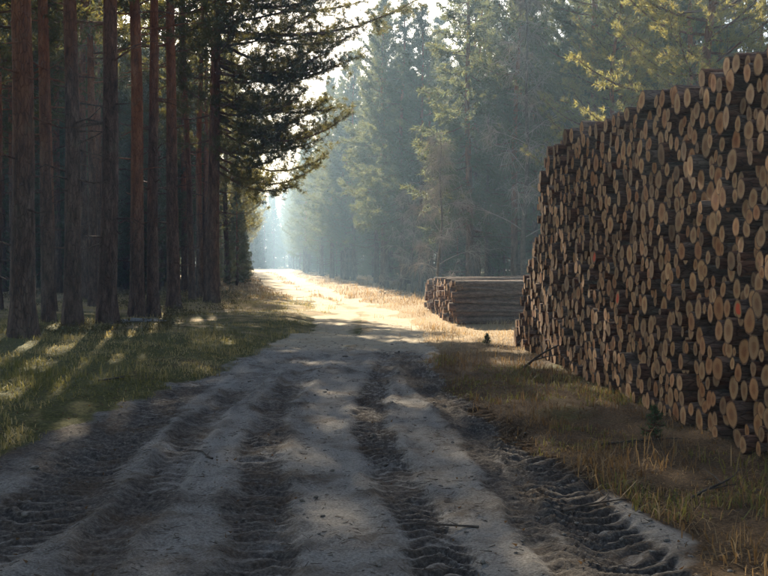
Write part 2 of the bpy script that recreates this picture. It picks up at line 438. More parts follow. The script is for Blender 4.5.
def build_ground():
    xs = np.concatenate([np.arange(-4.2, 2.4, 0.024), ])
    right = [2.4]; st = 0.035
    while right[-1] < 320: right.append(right[-1] + st); st = min(st * 1.06, 14)
    left = [-4.2]; st = 0.035
    while left[-1] > -320: left.append(left[-1] - st); st = min(st * 1.05, 14)
    xs = np.concatenate([np.array(left[:0:-1]), xs, np.array(right)])
    ys = [2.6]
    while ys[-1] < 600: ys.append(ys[-1] + (0.0046 * ys[-1] if ys[-1] < 9 else 0.0065 * ys[-1] if ys[-1] < 18 else min(0.0135 * ys[-1], 12)))
    yb = [2.6]; st = 0.05
    while yb[-1] > -70: yb.append(yb[-1] - st); st *= 1.25
    ys = np.concatenate([np.array(yb[:0:-1]), np.array(ys)])
    X, Y = np.meshgrid(xs, ys)
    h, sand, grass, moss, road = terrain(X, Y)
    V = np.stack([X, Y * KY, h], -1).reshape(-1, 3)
    ny, nx = X.shape
    i = (np.arange(ny - 1)[:, None] * nx + np.arange(nx - 1)[None, :])
    F = np.stack([i, i + 1, i + nx + 1, i + nx], -1).reshape(-1, 4)
    rf = (road[:-1, :-1] > 0.5).reshape(-1)
    A = dict(dry=painted_sun(X, Y).ravel(), sand=sand.ravel(), grass=grass.ravel(), moss=moss.ravel())
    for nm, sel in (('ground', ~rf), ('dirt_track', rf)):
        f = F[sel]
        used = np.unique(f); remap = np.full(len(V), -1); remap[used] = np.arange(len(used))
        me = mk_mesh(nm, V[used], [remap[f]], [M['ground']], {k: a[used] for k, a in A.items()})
        o = link(nm, me)
        tag(o, 'mossy forest floor and verges either side of the track' if nm == 'ground' else 'rutted sandy forest track churned by tractor tyres', None, None, 'structure')
build_ground()

def gz(x, y):
    return float(terrain(np.array([float(x)]), np.array([float(y)]))[0][0])

# ================================================================== log stacks
rng = np.random.default_rng(11)
def pack(s0, s1, top, rmin, rmax, seed, nmax=2600):
    """drop logs one by one on the lowest free spot below the stack's top line"""
    g = np.random.default_rng(seed)
    C = np.zeros((0, 3)); grid = np.arange(s0, s1, 0.018)
    tops = top(grid); surf = np.zeros(len(grid))
    while len(C) < nmax:
        r = float(np.clip(rmin + (rmax - rmin) * g.beta(1.7, 3.4), rmin, rmax))
        ok = (grid > s0 + r) & (grid < s1 - r)
        s = grid[ok]; z = np.full(len(s), r)
        if len(C):
            A = C[C[:, 1] > np.interp(C[:, 0], grid, surf) - 0.7]
            dz = (r + A[:, 2])[None, :] ** 2 - (s[:, None] - A[None, :, 0]) ** 2
            zz = np.where(dz > 0, A[None, :, 1] + np.sqrt(np.maximum(dz, 0)), 0)
            z = np.maximum(z, zz.max(1))
        free = tops[ok] - (z + r)
        good = free > 0
        if not good.any(): break
        zc = np.where(good, z + g.uniform(0, 0.05, len(z)), 99)
        k = int(zc.argmin())
        nr = np.abs(grid - s[k]) < r; surf[nr] = np.maximum(surf[nr], z[k])
        C = np.vstack([C, [s[k], z[k], r]])
    for _ in range(14000):                                   # thin poles wedged into the gaps
        a = g.uniform(s0, s1); b = g.uniform(0.05, 3.5)
        if b > float(np.interp(a, grid, surf)): continue
        dd = np.hypot(C[:, 0] - a, C[:, 1] - b) - C[:, 2]
        r = min(dd.min(), b)
        if 0.034 < r < 0.10: C = np.vstack([C, [a, b, r * 0.98]])
    return C

def log_geo(bark, cut, g, r, L, k=14, rnd=0.0):
    """one log lying along local +X from its sawn end at x=0"""
    a = np.arange(k) * 2 * np.pi / k
    prof = 1 + 0.05 * np.cos(2 * a + g.uniform(0, 6)) + 0.035 * np.cos(3 * a + g.uniform(0, 6)) + g.normal(0, 0.022, k)
    xs = np.array([0.0, 0.05, 0.45, 1.0, 1.8, L])
    rr = r * np.array([0.985, 1.0, 0.99, 0.97, 0.95, 0.91])
    bend = g.normal(0, 0.010 if L < 3.5 else 0.03, (2, 1)) * (np.sin(xs / L * np.pi))[None, :]
    V = np.zeros((len(xs), k, 3))
    for i, (x, q) in enumerate(zip(xs, rr)):
        p = prof * (1 + g.normal(0, 0.018, k))
        V[i, :, 0] = x; V[i, :, 1] = np.cos(a) * q * p + bend[0, i]; V[i, :, 2] = np.sin(a) * q * p + bend[1, i]
    # saw cut is not quite square
    tl = g.normal(0, 0.03, 2)
    V[0, :, 0] += V[0, :, 1] * tl[0] + V[0, :, 2] * tl[1]
    n = len(xs); i = np.arange(n - 1)[:, None] * k; j = np.arange(k)[None, :]; j2 = (j + 1) % k
    F = np.stack([i + j, i + k + j, i + k + j2, i + j2], -1).reshape(-1, 4)
    Vb = V.reshape(-1, 3)
    c = len(Vb); Vb2 = np.vstack([Vb, [[L, bend[0, -1], bend[1, -1]]]])
    back = np.stack([np.full(k, c), (n - 1) * k + np.arange(k), (n - 1) * k + (np.arange(k) + 1) % k], -1)
    F2 = [F, back]
    end = V[0]
    mid = end * np.array([1, 0.52, 0.52]); mid[:, 0] = mid[:, 1] * tl[0] + mid[:, 2] * tl[1] + g.normal(0, 0.0012, k)
    Vc = np.vstack([[[0, 0, 0]], mid, end])
    Vc[:, 0] -= 0.0005
    jj = np.arange(k); jn = (jj + 1) % k
    T = np.stack([np.zeros(k, int), 1 + jn, 1 + jj], -1); Q = np.stack([1 + jj, 1 + jn, 1 + k + jn, 1 + k + jj], -1)
    rad = np.concatenate([[0], np.full(k, .52), np.ones(k)]); ang = np.concatenate([[0], np.abs(a - np.pi), np.abs(a - np.pi)])
    return (Vb2, F2), (Vc, [T, Q], rad, ang)

def xform(V, O, yaw, pitch, roll):
    m = Matrix.Rotation(yaw, 3, 'Z') @ Matrix.Rotation(pitch, 3, 'Y') @ Matrix.Rotation(roll, 3, 'X')
    return V @ np.array(m).T + np.array(O)

def build_stack(C, face, yaw0, L0, seed, n_single, label, group, mass_label, ends, score, special=None):
    g = np.random.default_rng(seed)
    order = np.argsort([-score(c) for c in C])
    smax = max(c[0] for c in C); smin = min(c[0] for c in C)
    def describe(c, rnd):
        tone = 'greyed' if rnd < .22 else 'tan' if rnd < .5 else 'pale' if rnd < .7 else 'reddish' if rnd < .9 else 'yellowish'
        size = 'thick' if c[2] > .105 else 'thin' if c[2] < .07 else 'medium'
        hh = c[1] / 3.3
        row = 'in the bottom layer' if c[1] < .22 else 'near the foot' if hh < .25 else 'below mid-height' if hh < .45 else 'at mid-height' if hh < .6 else 'above mid-height' if hh < .75 else 'near the top' if hh < .9 else 'in the top layer'
        px_ = 384 + FOC * face(c[0])[0] / c[0]
        sec = ('right border' if px_ > 725 else 'near third' if px_ > 680 else 'right of middle' if px_ > 635 else 'about middle' if px_ > 590 else 'far end')
        return '%s log with %s cut end, %s of tall stack, %s' % (size, tone, row, sec)
    mass_b, mass_c = Geo(), Geo()
    for rank, idx in enumerate(order):
        s, z, r = C[idx]
        px, py = face(s)
        sp = special(idx) if special else None
        off = -0.07 if sp else ends(g)
        rnd = g.uniform() if z < .85 or L0 < 3.5 else g.uniform(.8, 1); L = L0 * g.uniform(0.97, 1.03)  # upper logs of the low stack: sunlight put into paler bark
        yaw = yaw0 + g.normal(0, 0.015); pitch = g.normal(0, 0.012); roll = g.uniform(0, 6.28)
        ax = np.array([math.cos(yaw0), math.sin(yaw0), 0])
        O = np.array([px, py, z + gz(px + 0.1, py / KY) - 0.02]) + ax * off
        (Vb, Fb), (Vc, Fc, rad, ang) = log_geo(None, None, g, r * 0.985, L, 14 if rank < n_single else 10)
        if rank < n_single:
            me = mk_mesh('pine_log', Vb, Fb, [M['log_bark']], {'rnd': np.full(len(Vb), rnd)})
            o = link('pine_log', me); o.location = O
            o.rotation_euler = (Matrix.Rotation(yaw, 3, 'Z') @ Matrix.Rotation(pitch, 3, 'Y') @ Matrix.Rotation(roll, 3, 'X')).to_euler()
            tag(o, sp[0] if sp else (label(C[idx]) if label else describe(C[idx], rnd)), 'log', group)
            mc = mk_mesh('cut_end', Vc, Fc, [M['cut_paint'] if sp and sp[1] else M['cut']], {'rnd': np.full(len(Vc), rnd), 'rad': rad, 'ang': ang})
            co = link('cut_end', mc, o)
            if sp and sp[1]: co['label'] = 'sawn end marked with orange paint'
        else:
            mass_b.add(xform(Vb, O, yaw, pitch, roll), Fb, 0, rnd=rnd, rad=0, ang=0)
            mass_b.add(xform(Vc, O, yaw, pitch, roll), Fc, 1, rnd=rnd, rad=rad, ang=ang)
    if mass_b.n:
        o = link('log_stack', mass_b.mesh('log_stack', [M['log_bark'], M['cut']]))
        tag(o, mass_label, 'logs', None, 'stuff')

# the tall stack on the right of the track
UF = np.array([-0.073, 1.0]) / math.hypot(0.073, 1)
def face1(y): return (3.4 - 0.073 * y / KY, y)
def top1(y):
    d = y / KY
    t = np.interp(d, [4.0, 5.5, 6.2, 7.3, 8.9, 9.8, 10.7, 11.3, 11.42, 11.6, 12.1, 12.3, 12.7, 13.0], [3.2, 3.25, 3.24, 3.32, 3.42, 3.47, 3.48, 3.30, 3.05, 2.1, 1.6, 1.15, .7, .4])
    return t + 0.07 + 0.05 * np.sin(d * 5.3) + 0.04 * np.sin(d * 11.7 + 1)
C1 = pack(4.7 * KY, 13.1 * KY, top1, 0.050, 0.140, 5)
def proj(c, face):
    x, y = face(c[0]); return 384 + FOC * x / y, 261 + FOC * (1.6 - c[1]) / y
def score1(c):
    px, py = proj(c, face1)
    if px > 775: return 0.0
    return c[2] / c[0] ** 2 * 100
def nearest(C, face, px, py):
    P = np.array([proj(c, face) for c in C]); return int(np.argmin((P[:, 0] - px) ** 2 + (P[:, 1] - py) ** 2 + np.where(C[:, 2] < .075, 1e5, 0)))
SP1 = {nearest(C1, face1, 742, 303): ('log with orange paint mark on its end, rightmost of those in the tall stack', True),
       nearest(C1, face1, 627, 297): ('sawn pine log with orange paint mark, middle one of those marked in the tall stack', True),
       nearest(C1, face1, 602, 255): ('sawn pine log with orange paint mark, highest of those marked in the tall stack', True)}
def score1s(c):
    for i in SP1:
        if np.allclose(C1[i], c): return 1e3
    return score1(c)
def ends1(g):
    u = g.uniform()
    if u < 0.07: return g.uniform(0.10, 0.40)
    return float(np.clip(g.normal(0.0, 0.034), -0.09, 0.10))
build_stack(C1, face1, math.atan2(0.073 / KY, 1.0), 3.0, 31, 270,
            None,
            'logs of the tall stack', 'smaller and farther cut logs filling the tall stack', ends1, score1s, lambda i: SP1.get(i))

# the low stack farther on
def face2(y): return (1.78 - 0.055 * (y / KY - 17.5), y)
C2 = pack(17.4 * KY, 22.8 * KY, lambda y: 1.10 + 0.04 * np.sin(y * 4), 0.055, 0.125, 9)
def score2(c): return (c[2] / c[0] + (0.02 if c[0] < 17.4 * KY + .24 else 0) + (0.012 if c[1] > 0.9 else 0))
build_stack(C2, face2, 0.05, 4.0, 77, 46, lambda c: 'bark-covered log in the shaded near side of the low stack' if c[0] < 17.4 * KY + .24 else 'log in the sunlit top layer of the low stack' if c[1] > .88 else 'log with its cut end facing the track in the low stack', 'logs of the low stack',
            'remaining logs inside and behind the low stack', lambda g: float(np.clip(g.normal(0, 0.10), -0.2, 0.3)), score2)

# one log lying loose at the far foot of the tall stack
g = np.random.default_rng(4)
(Vb, Fb), (Vc, Fc, rad, ang) = log_geo(None, None, g, 0.16, 2.2)
o = link('pine_log', mk_mesh('pine_log', Vb, Fb, [M['log_bark']], {'rnd': np.full(len(Vb), .3)}))
o.location = (2.47, 13.15 * KY, 0.2); o.rotation_euler = (0.4, 0, 0.10)
tag(o, 'thick short log lying loose at the far foot of the tall stack', 'log')
link('cut_end', mk_mesh('cut_end', Vc, Fc, [M['cut']], {'rnd': np.full(len(Vc), .1), 'rad': rad, 'ang': ang}), o)

# ================================================================== trees
def trunk_path(g, H, lean=(0, 0), wob=0.12, n=None):
    n = n or max(8, int(H / 0.45))
    z = np.linspace(-0.25, H, n)
    t = np.clip(z / H, 0, 1)
    ph = g.uniform(0, 6.28, 4)
    x = lean[0] * t * H + wob * np.sin(t * 5 + ph[0]) * t + 0.4 * wob * np.sin(t * 13 + ph[1]) * t
    y = lean[1] * t * H + wob * np.sin(t * 4.3 + ph[2]) * t + 0.4 * wob * np.sin(t * 11 + ph[3]) * t
    return np.stack([x, y, z], -1)

def trunk_geo(g, P, H, r0, k=14, top=0.10, flare=0.5):
    z = P[:, 2]; t = np.clip(z / H, 0, 1)
    r = r0 * ((1 - t) ** 0.72 * (1 - top) + top * (1 - t)) * (1 + flare * np.exp(-np.maximum(z, 0) / 0.28)) + 0.008
    G = Geo()
    a = np.arange(k) * 2 * np.pi / k
    lob = 1 + 0.16 * np.exp(-np.maximum(z, 0) / 0.3)[:, None] * np.cos(a * 3 + g.uniform(0, 6))[None, :] + g.normal(0, 0.022, (len(z), k))
    V = np.stack([P[:, 0:1] + r[:, None] * lob * np.cos(a), P[:, 1:2] + r[:, None] * lob * np.sin(a), np.repeat(z[:, None], k, 1)], -1)
    i = np.arange(len(z) - 1)[:, None] * k; j = np.arange(k)[None, :]; j2 = (j + 1) % k
    G.add(V.reshape(-1, 3), [np.stack([i + j, i + j2, i + k + j2, i + k + j], -1).reshape(-1, 4)])
    return G, r

def at_h(P, r, z):
    return np.array([np.interp(z, P[:, 2], P[:, 0]), np.interp(z, P[:, 2], P[:, 1]), z]), float(np.interp(z, P[:, 2], r))

def conifer(seed, H, cb, Rmax, nlimb, r0, lean=(0, 0), wob=0.12, shape='pine', K=9, nl=0.13, nw=0.016, step=0.16,
            nsec=9, stubs=12, bias=None, bias_amt=0.0, droop=0.0, k=12, extra=(), spread=0.9):
    """returns meshes: trunk (with dead stubs), limbs, foliage"""
    g = np.random.default_rng(seed)
    P = trunk_path(g, H, lean, wob)
    T, r = trunk_geo(g, P, H, r0, k)
    for i in range(stubs):                                   # dead snags below the crown
        z = g.uniform(min(1.2, cb * .3), cb); p, rr = at_h(P, r, z); az = g.uniform(0, 6.28); L = g.uniform(0.12, 1.1) * (0.5 + z / max(cb, 1))
        d = np.array([math.cos(az), math.sin(az), g.uniform(-0.25, 0.35)])
        q = [p + d * rr * 0.6, p + d * (rr + L * 0.5) + [0, 0, g.normal(0, .05)], p + d * (rr + L) + [0, 0, g.normal(0, .1) - 0.05 * L]]
        T.tube(q, [0.022 + L * .006, 0.014, 0.005], 5)
    B, N = Geo(), Geo()
    limbs = []
    for i in range(nlimb):
        u = ((i + g.uniform(0.1, 0.9)) / nlimb) ** 0.92
        z = cb + (H - cb) * u * 0.985
        if shape == 'pine': L = Rmax * (1 - u) ** 0.55 * (0.60 + 0.40 * min(1, u / 0.2)) * g.uniform(0.65, 1.15)
        elif shape == 'cone': L = Rmax * (1 - u) ** 0.85 * g.uniform(0.75, 1.12) * (0.75 + 0.25 * min(1, u / 0.1))
        L = max(L, 0.09 * Rmax)
        az = i * 2.39996 + g.normal(0, 0.35)
        if bias is not None: L *= 1 + bias_amt * math.cos(az - bias)
        el = (0.12 + 0.75 * u ** 1.6 + g.normal(0, 0.12)) if shape == 'pine' else (-0.12 + 0.7 * u ** 2 + g.normal(0, 0.10))
        limbs.append((z, az, L, el - droop * (1 - u)))
    limbs += [(a_ + g.normal(0, .15), b_, c_ * g.uniform(.8, 1.1), d_ + g.normal(0, .10)) for a_, b_, c_, d_ in extra]
    tips_p, tips_d, s0, s1 = [], [], [], []
    for (z, az, L, el) in limbs:
        p, rr = at_h(P, r, z)
        m = 7; tt = np.linspace(0, 1, m)
        hd = np.array([math.cos(az), math.sin(az), 0]); sd = np.array([-hd[1], hd[0], 0])
        cur = g.normal(0, 0.16); sag = g.uniform(0.03, 0.17)
        pts = p + hd * (tt * L * math.cos(el))[:, None] + sd * (cur * L * tt ** 2 + 0.05 * L * np.sin(tt * 7 + g.uniform(0, 6)) * tt)[:, None]
        pts[:, 2] += tt * L * math.sin(el) + (0.10 if shape == 'pine' else 0.05) * L * tt ** 2.5 - sag * L * np.sin(tt * np.pi)
        rad = np.maximum(0.009 + 0.011 * L * (1 - tt) ** 0.8, 0.006)
        B.tube(pts, rad, 5)
        ns = max(3, int(nsec * (0.45 + 0.55 * L / Rmax)))
        for q in range(ns):
            t0 = 0.18 + 0.82 * (q + g.uniform(0, 1)) / ns
            b0 = np.array([np.interp(t0, tt, pts[:, c]) for c in range(3)])
            i0 = min(int(t0 * (m - 1)), m - 2); tan = pts[i0 + 1] - pts[i0]; tan /= np.linalg.norm(tan) + 1e-9
            side = 1 if q % 2 else -1
            v = tan * g.uniform(0.5, 1.0) + sd * side * g.uniform(0.4, 1.0) + np.array([0, 0, g.normal(0.10 if shape == 'pine' else -0.10, 0.36)])
            v /= np.linalg.norm(v)
            l2 = (0.42 * L * (1.08 - t0) + 0.055 * Rmax) * g.uniform(0.7, 1.25)
            e = b0 + v * l2 + np.array([0, 0, (0.06 if shape == 'pine' else -0.10) * l2])
            s0.append(b0); s1.append(e)
            nt_ = max(2, int(l2 * 0.85 / step))
            for w in np.linspace(0.22, 1.0, nt_):
                tips_p.append(b0 + (e - b0) * w + g.normal(0, 0.09 * l2, 3)); tips_d.append(v * 0.8 + np.array([0, 0, 0.35 if shape == 'pine' else 0.05]))
        for w in np.linspace(0.55, 1.0, max(2, int(L * 0.45 / step))):
            tips_p.append([np.interp(w, tt, pts[:, c]) for c in range(3)]); tips_d.append(hd * 0.7 + np.array([0, 0, 0.4]))
    s0, s1 = np.array(s0), np.array(s1)
    B.sticks(s0, s1, 0.009, 0.004)
    N.needles(g, np.array(tips_p), np.array(tips_d), K, nl, nw, spread)
    return T, B, N

def tree_meshes(nm, T, B, N, leaf):
    T.F += [(f + T.n, 1) for f, _ in B.F]; T.V += B.V; T.n += B.n
    return [('trunk', T.mesh(nm + '_trunk', [M['bark'], M['limb']])), ('crown', N.mesh(nm + '_crown', [leaf], smooth=False))]

def place_tree(name, parts, x, y, rot, scale, label, group=None, cat='tree', drop=0.0):
    e = bpy.data.objects.new(name, None); COL.objects.link(e)
    e.location = (x, y * KY, gz(x, y) - drop); e.rotation_euler = (0, 0, rot)
    e.scale = scale if isinstance(scale, tuple) else (scale,) * 3
    tag(e, label, cat, group)
    for pn, me in parts:
        o = bpy.data.objects.new(pn, me); COL.objects.link(o); o.parent = e
    return e

# ---- the front row of tall pines on the left: one mesh each, each with its own lean
# (pixel column at the base, distance, trunk radius, lean dx per metre of height, label)
FRONT = [
    (22, 13.2, .225, .004, 'thickest dark pine trunk, first from the left edge of the forest'),
    (48, 16.2, .135, -.010, 'slim reddish pine trunk just right of the thickest trunk'),
    (72, 15.2, .180, .004, 'pine with the reddest bark, third trunk from the left'),
    (93, 22.5, .140, -.006, 'thin pale pine trunk set back between two thicker ones'),
    (106, 15.8, .205, .020, 'dark pine leaning slightly to the right, fifth trunk from the left'),
    (137, 18.3, .180, -.004, 'grey-brown pine, left one of two trunks standing close together'),
    (153, 18.6, .150, .002, 'narrow dark pine, right one of two trunks standing close together'),
    (174, 21.8, .200, -.010, 'broad dark pine standing alone right of the close pair'),
    (192, 26.5, .120, -.020, 'thin pine leaning left beside the trees at the track bend'),
    (200, 28.0, .130, .002, 'thin sunlit yellowish pine just left of the corner pine'),
]
for i, (px, d, r0, ln, lab) in enumerate(FRONT):
    g = np.random.default_rng(500 + i)
    H = g.uniform(18.5, 21.5)
    T, B, N = conifer(600 + i, H, g.uniform(7.4, 9.0), 3.4, 46, r0, (ln, g.normal(0, .006)), 0.17, K=11, nl=0.22, nw=0.050, step=0.20, nsec=11, stubs=22, k=16)
    x, y = W(px, d)
    place_tree('pine_tree', tree_meshes('pine', T, B, N, M['needles']), x, y, 0, 1.0, lab, 'tall pines at the left edge of the track')

# ---- corner pine whose branches reach out over the track
g = np.random.default_rng(77)
ext = []
for z, az, L, el in [(9.6, .05, 6.2, .03), (10.4, -.25, 5.8, .06), (9.9, .15, 5.4, .0), (8.4, -.05, 5.0, .0), (7.3, .12, 4.8, -.04), (6.4, -.12, 4.6, -.06), (5.9, .08, 4.4, -.1), (6.9, .3, 4.4, -.05), (8.9, -.15, 4.9, .0), (8.2, .25, 4.6, -.02), (7.5, .0, 4.3, -.06), (7.0, -.4, 4.2, -.05), (6.3, .2, 3.9, -.10),
                     (5.7, -.2, 4.3, -.10), (5.1, .1, 3.6, -.18), (8.0, -.8, 4.0, .0), (6.8, -1.1, 3.6, -.05), (5.5, -.9, 3.0, -.1), (9.2, -1.0, 4.4, .05), (7.7, 1.0, 3.6, 0.0), (9.2, .6, 4.6, .05), (4.6, -.35, 2.6, -.2),
                     (8.6, .05, 4.4, -.03), (7.9, -.3, 4.2, -.02), (6.6, -.05, 4.0, -.08), (6.0, .35, 3.6, -.1), (5.3, -.5, 3.4, -.15), (7.2, .5, 3.8, -.05), (9.9, .3, 4.4, .05), (10.0, -.5, 4.6, .05), (4.9, -.1, 3.2, -.2), (10.9, .2, 6.2, .12), (11.5, -.3, 6.0, .15), (12.2, .1, 6.4, .15), (13.0, -.2, 6.0, .2), (13.8, .3, 5.6, .2), (12.6, -.7, 5.2, .15), (11.2, .7, 5.0, .1), (14.5, -.1, 5.6, .2), (14.9, .25, 6.2, .15), (15.4, -.3, 6.0, .15), (16.0, .05, 6.0, .2), (16.6, -.15, 5.6, .2), (15.0, -.05, 6.6, .1), (13.4, .1, 6.6, .12), (17.3, .2, 5.0, .25), (14.0, -.35, 6.2, .12)]:  # the highest limbs are out of view, added to shade the foreground
    ext.append((z, az, L * (1.0 if z < 8.5 else 1.15), el))
T, B, N = conifer(901, 20.5, 5.2, 4.2, 60, .235, (.020, .0), 0.14, K=26, nl=0.15, nw=0.018, step=0.12, nsec=20, stubs=10, k=16, extra=ext, bias=0.0, bias_amt=0.15)
x, y = W(212, 25.0)
place_tree('pine_tree', tree_meshes('corner_pine', T, B, N, M['needles']), x, y, 0, 1.0, 'pine at the track bend with long needled branches reaching out over the track')

MORE = [(205, 32.5), (184, 33.5)]
# ---- variants for the mass of trees
VAR = {}
for i in range(3):
    VAR['tall%d' % i] = tree_meshes('forest_pine', *conifer(40 + i, 19.5, 6.0 + i * 0.8, 3.0, 38, .17, (.004 * (i - 1), .003), .15, K=10, nl=0.26, nw=0.060, step=0.24, nsec=9, stubs=16, k=10), M['needles'])
for i in range(3):
    VAR['young%d' % i] = tree_meshes('young_pine', *conifer(60 + i, 14.5, 2.2 + .4 * i, 2.6, 74, .14, (0, 0), .15, shape=('pine', 'cone', 'pine')[i], K=13, nl=0.20, nw=0.040, step=0.15, nsec=13, stubs=14, k=9), M['needles_blue'])
for i in range(2):
    VAR['spruce%d' % i] = tree_meshes('spruce', *conifer(80 + i, 12.0, 0.5, 2.3, 84, .13, (0, 0), .05, shape='cone', K=10, nl=0.22, nw=0.052, step=0.19, nsec=10, stubs=2, k=8, droop=0.15), M['needles_blue'])
VAR['gold'] = tree_meshes('broad_pine', *conifer(95, 12.5, 2.5, 3.5, 84, .17, (0, 0), .2, K=20, nl=0.13, nw=0.018, step=0.13, nsec=15, stubs=4, k=10), M['needles_sunlit'])
VAR['gold1'] = tree_meshes('broad_pine', *conifer(96, 11.0, 2.0, 3.2, 76, .15, (0, 0), .2, K=20, nl=0.13, nw=0.018, step=0.13, nsec=15, stubs=4, k=10), M['needles_sunlit'])

for i in range(2):
    VAR['verge%d' % i] = tree_meshes('verge_pine', *conifer(110 + i, 13.5, 3.0 + i, 2.9, 60, .15, (.006, 0), .2, K=11, nl=0.20, nw=0.042, step=0.18, nsec=11, stubs=6, k=9), M['needles_sunlit'])

def birch(seed, H, cb, Rmax, nl, r0):
    g = np.random.default_rng(seed)
    P = trunk_path(g, H, (g.normal(0, .02), 0), .25); T, r = trunk_geo(g, P, H, r0, 8, flare=0.2)
    B = Geo(); a0, a1, b0_, b1_ = [], [], [], []
    for i in range(nl):
        u = (i + g.uniform()) / nl; z = cb + (H - cb) * u; p, rr = at_h(P, r, z)
        L = Rmax * (1 - u * 0.8) * g.uniform(.6, 1.1); az = i * 2.4 + g.normal(0, .4); el = 0.55 + 0.4 * u + g.normal(0, .15)
        hd = np.array([math.cos(az), math.sin(az), 0]); tt = np.linspace(0, 1, 6)
        pts = p + hd * (tt * L * math.cos(el))[:, None]; pts[:, 2] += tt * L * math.sin(el) - 0.25 * L * tt ** 3
        pts += g.normal(0, 0.03 * L, pts.shape) * tt[:, None]
        B.tube(pts, 0.004 + 0.006 * L * (1 - tt), 4)
        for q in range(11):
            t0 = g.uniform(.2, 1); b = np.array([np.interp(t0, tt, pts[:, c]) for c in range(3)])
            v = hd * g.uniform(.2, .9) + g.normal(0, .5, 3); v /= np.linalg.norm(v); l2 = L * g.uniform(.15, .42)
            e = b + v * l2; a0.append(b); a1.append(e)
            for s in range(9):
                t1 = g.uniform(.15, 1); c = b + (e - b) * t1; v2 = v * .7 + g.normal(0, .55, 3) + np.array([0, 0, -.35]); v2 /= np.linalg.norm(v2)
                l3 = g.uniform(.15, .6); m_ = c + v2 * l3 * .5; f = m_ + (v2 + np.array([0, 0, -.45])) * l3 * .5
                b0_ += [c, m_]; b1_ += [m_, f]
    B.sticks(np.array(a0), np.array(a1), .007, .004); B.sticks(np.array(b0_), np.array(b1_), .0045, .0030)
    return [('trunk', T.mesh('bare_tree_trunk', [M['twig']])), ('crown', B.mesh('bare_tree_crown', [M['birch_twig']]))]
VAR['birch0'] = birch(5, 11.5, 2.2, 3.0, 26, .09)
VAR['birch1'] = birch(6, 6.2, 0.8, 2.3, 20, .06)

def scatter(key_choices, pts, label, group, hs, name, seed):
    g = np.random.default_rng(seed)
    for (x, y) in pts:
        kx = key_choices[g.integers(len(key_choices))]
        s = g.uniform(*hs)
        place_tree(name, VAR[kx], x, y, g.uniform(0, 6.28), (s * g.uniform(.9, 1.1), s * g.uniform(.9, 1.1), s), label, group)

def spread(n, region, mind, seed):
    g = np.random.default_rng(seed); out = []
    for _ in range(n * 60):
        p = region(g)
        if p is None: continue
        if all((p[0] - q[0]) ** 2 + (p[1] - q[1]) ** 2 > mind * mind for q in out): out.append(p)
        if len(out) >= n: break
    return out

# deep left forest
scatter(['tall0', 'tall1', 'tall2'], [W(a_, b_) for a_, b_ in MORE], 'slim pine stem in the second row, seen between the front trunks', 'second row of pines left of the track', (.85, 1.0), 'pine_tree', 3)
def reg_left(g):
    y = g.uniform(15, 72); x = g.uniform(-46, -7.8)
    edge = -8.2 if y < 26 else -8.2 - 0.52 * (y - 26)
    if x > edge: return None
    if x < -0.60 * y - 3: return None
    if 21 < y < 42 and x > -14.5 and g.uniform() < 0.86: return None
    return (x, y)
scatter(['tall0', 'tall1', 'tall2'], spread(84, reg_left, 1.9, 1), 'tall dark pine deep in the shaded forest left of the track', 'pines deep in the left forest', (.88, 1.12), 'pine_tree', 2)
def reg_left_far(g):
    y = g.uniform(62, 105); x = g.uniform(-75, -16)
    if x > lerp(DL, y) - 5 - 0.1 * (y - 62) or x < -0.62 * y: return None
    return (x, y)
scatter(['spruce0', 'spruce1', 'young1'], spread(34, reg_left_far, 3.0, 3), 'dense dark conifer closing off the far left of the forest', 'conifers closing off the left forest', (.85, 1.2), 'conifer_tree', 4)
def reg_left_under(g):
    y = g.uniform(31, 62); x = g.uniform(-38, -10.5)
    edge = -10.5 - 0.30 * (y - 30)
    if x > edge or x < -0.60 * y: return None
    return (x, y)
scatter(['spruce0', 'spruce1'], spread(64, reg_left_under, 1.7, 13), 'low dark spruce growing under the tall pines of the left forest', 'spruces under the left pines', (.45, .95), 'spruce_tree', 14)
# unseen pines beside and behind the camera, added to shade stack and foreground
def reg_near(g):
    y = g.uniform(-24, 12.5); x = g.uniform(-21, 17)
    if x < -6.6 and (y < 0 or x < -0.62 * y - 1.2): return (x, y)
    if 8.2 < x < 17 and (y < 3 or x > 0.62 * y + 2.5): return (x, y)
    if y < -6 and not (-3.8 < x < 2.2): return (x, y)
    return None
scatter(['tall0', 'tall1', 'tall2'], spread(58, reg_near, 2.4, 23), 'tall unseen pine around the camera, added for its shade', 'unseen pines shading the foreground', (.9, 1.1), 'pine_tree', 24)
def reg_clear(g):
    y = g.uniform(40, 66); x = g.uniform(-30, -11)
    if x > lerp(DL, y) - 4.5 or x < -0.46 * y: return None
    return (x, y)
scatter(['young0', 'young1', 'young2'], spread(40, reg_clear, 1.9, 27), 'younger pine in the gap behind the front row of tall pines', 'younger pines behind the front row', (.74, .95), 'pine_tree', 28)
def reg_clear2(g):
    y = g.uniform(31, 43); x = g.uniform(-20, -10.4)
    if x < -0.50 * y: return None
    return (x, y)
scatter(['young0', 'young1', 'young2'], spread(26, reg_clear2, 1.7, 29), 'pine of middling height standing between the tall trunks of the left forest', 'middling pines of the left forest', (.84, .97), 'pine_tree', 30)
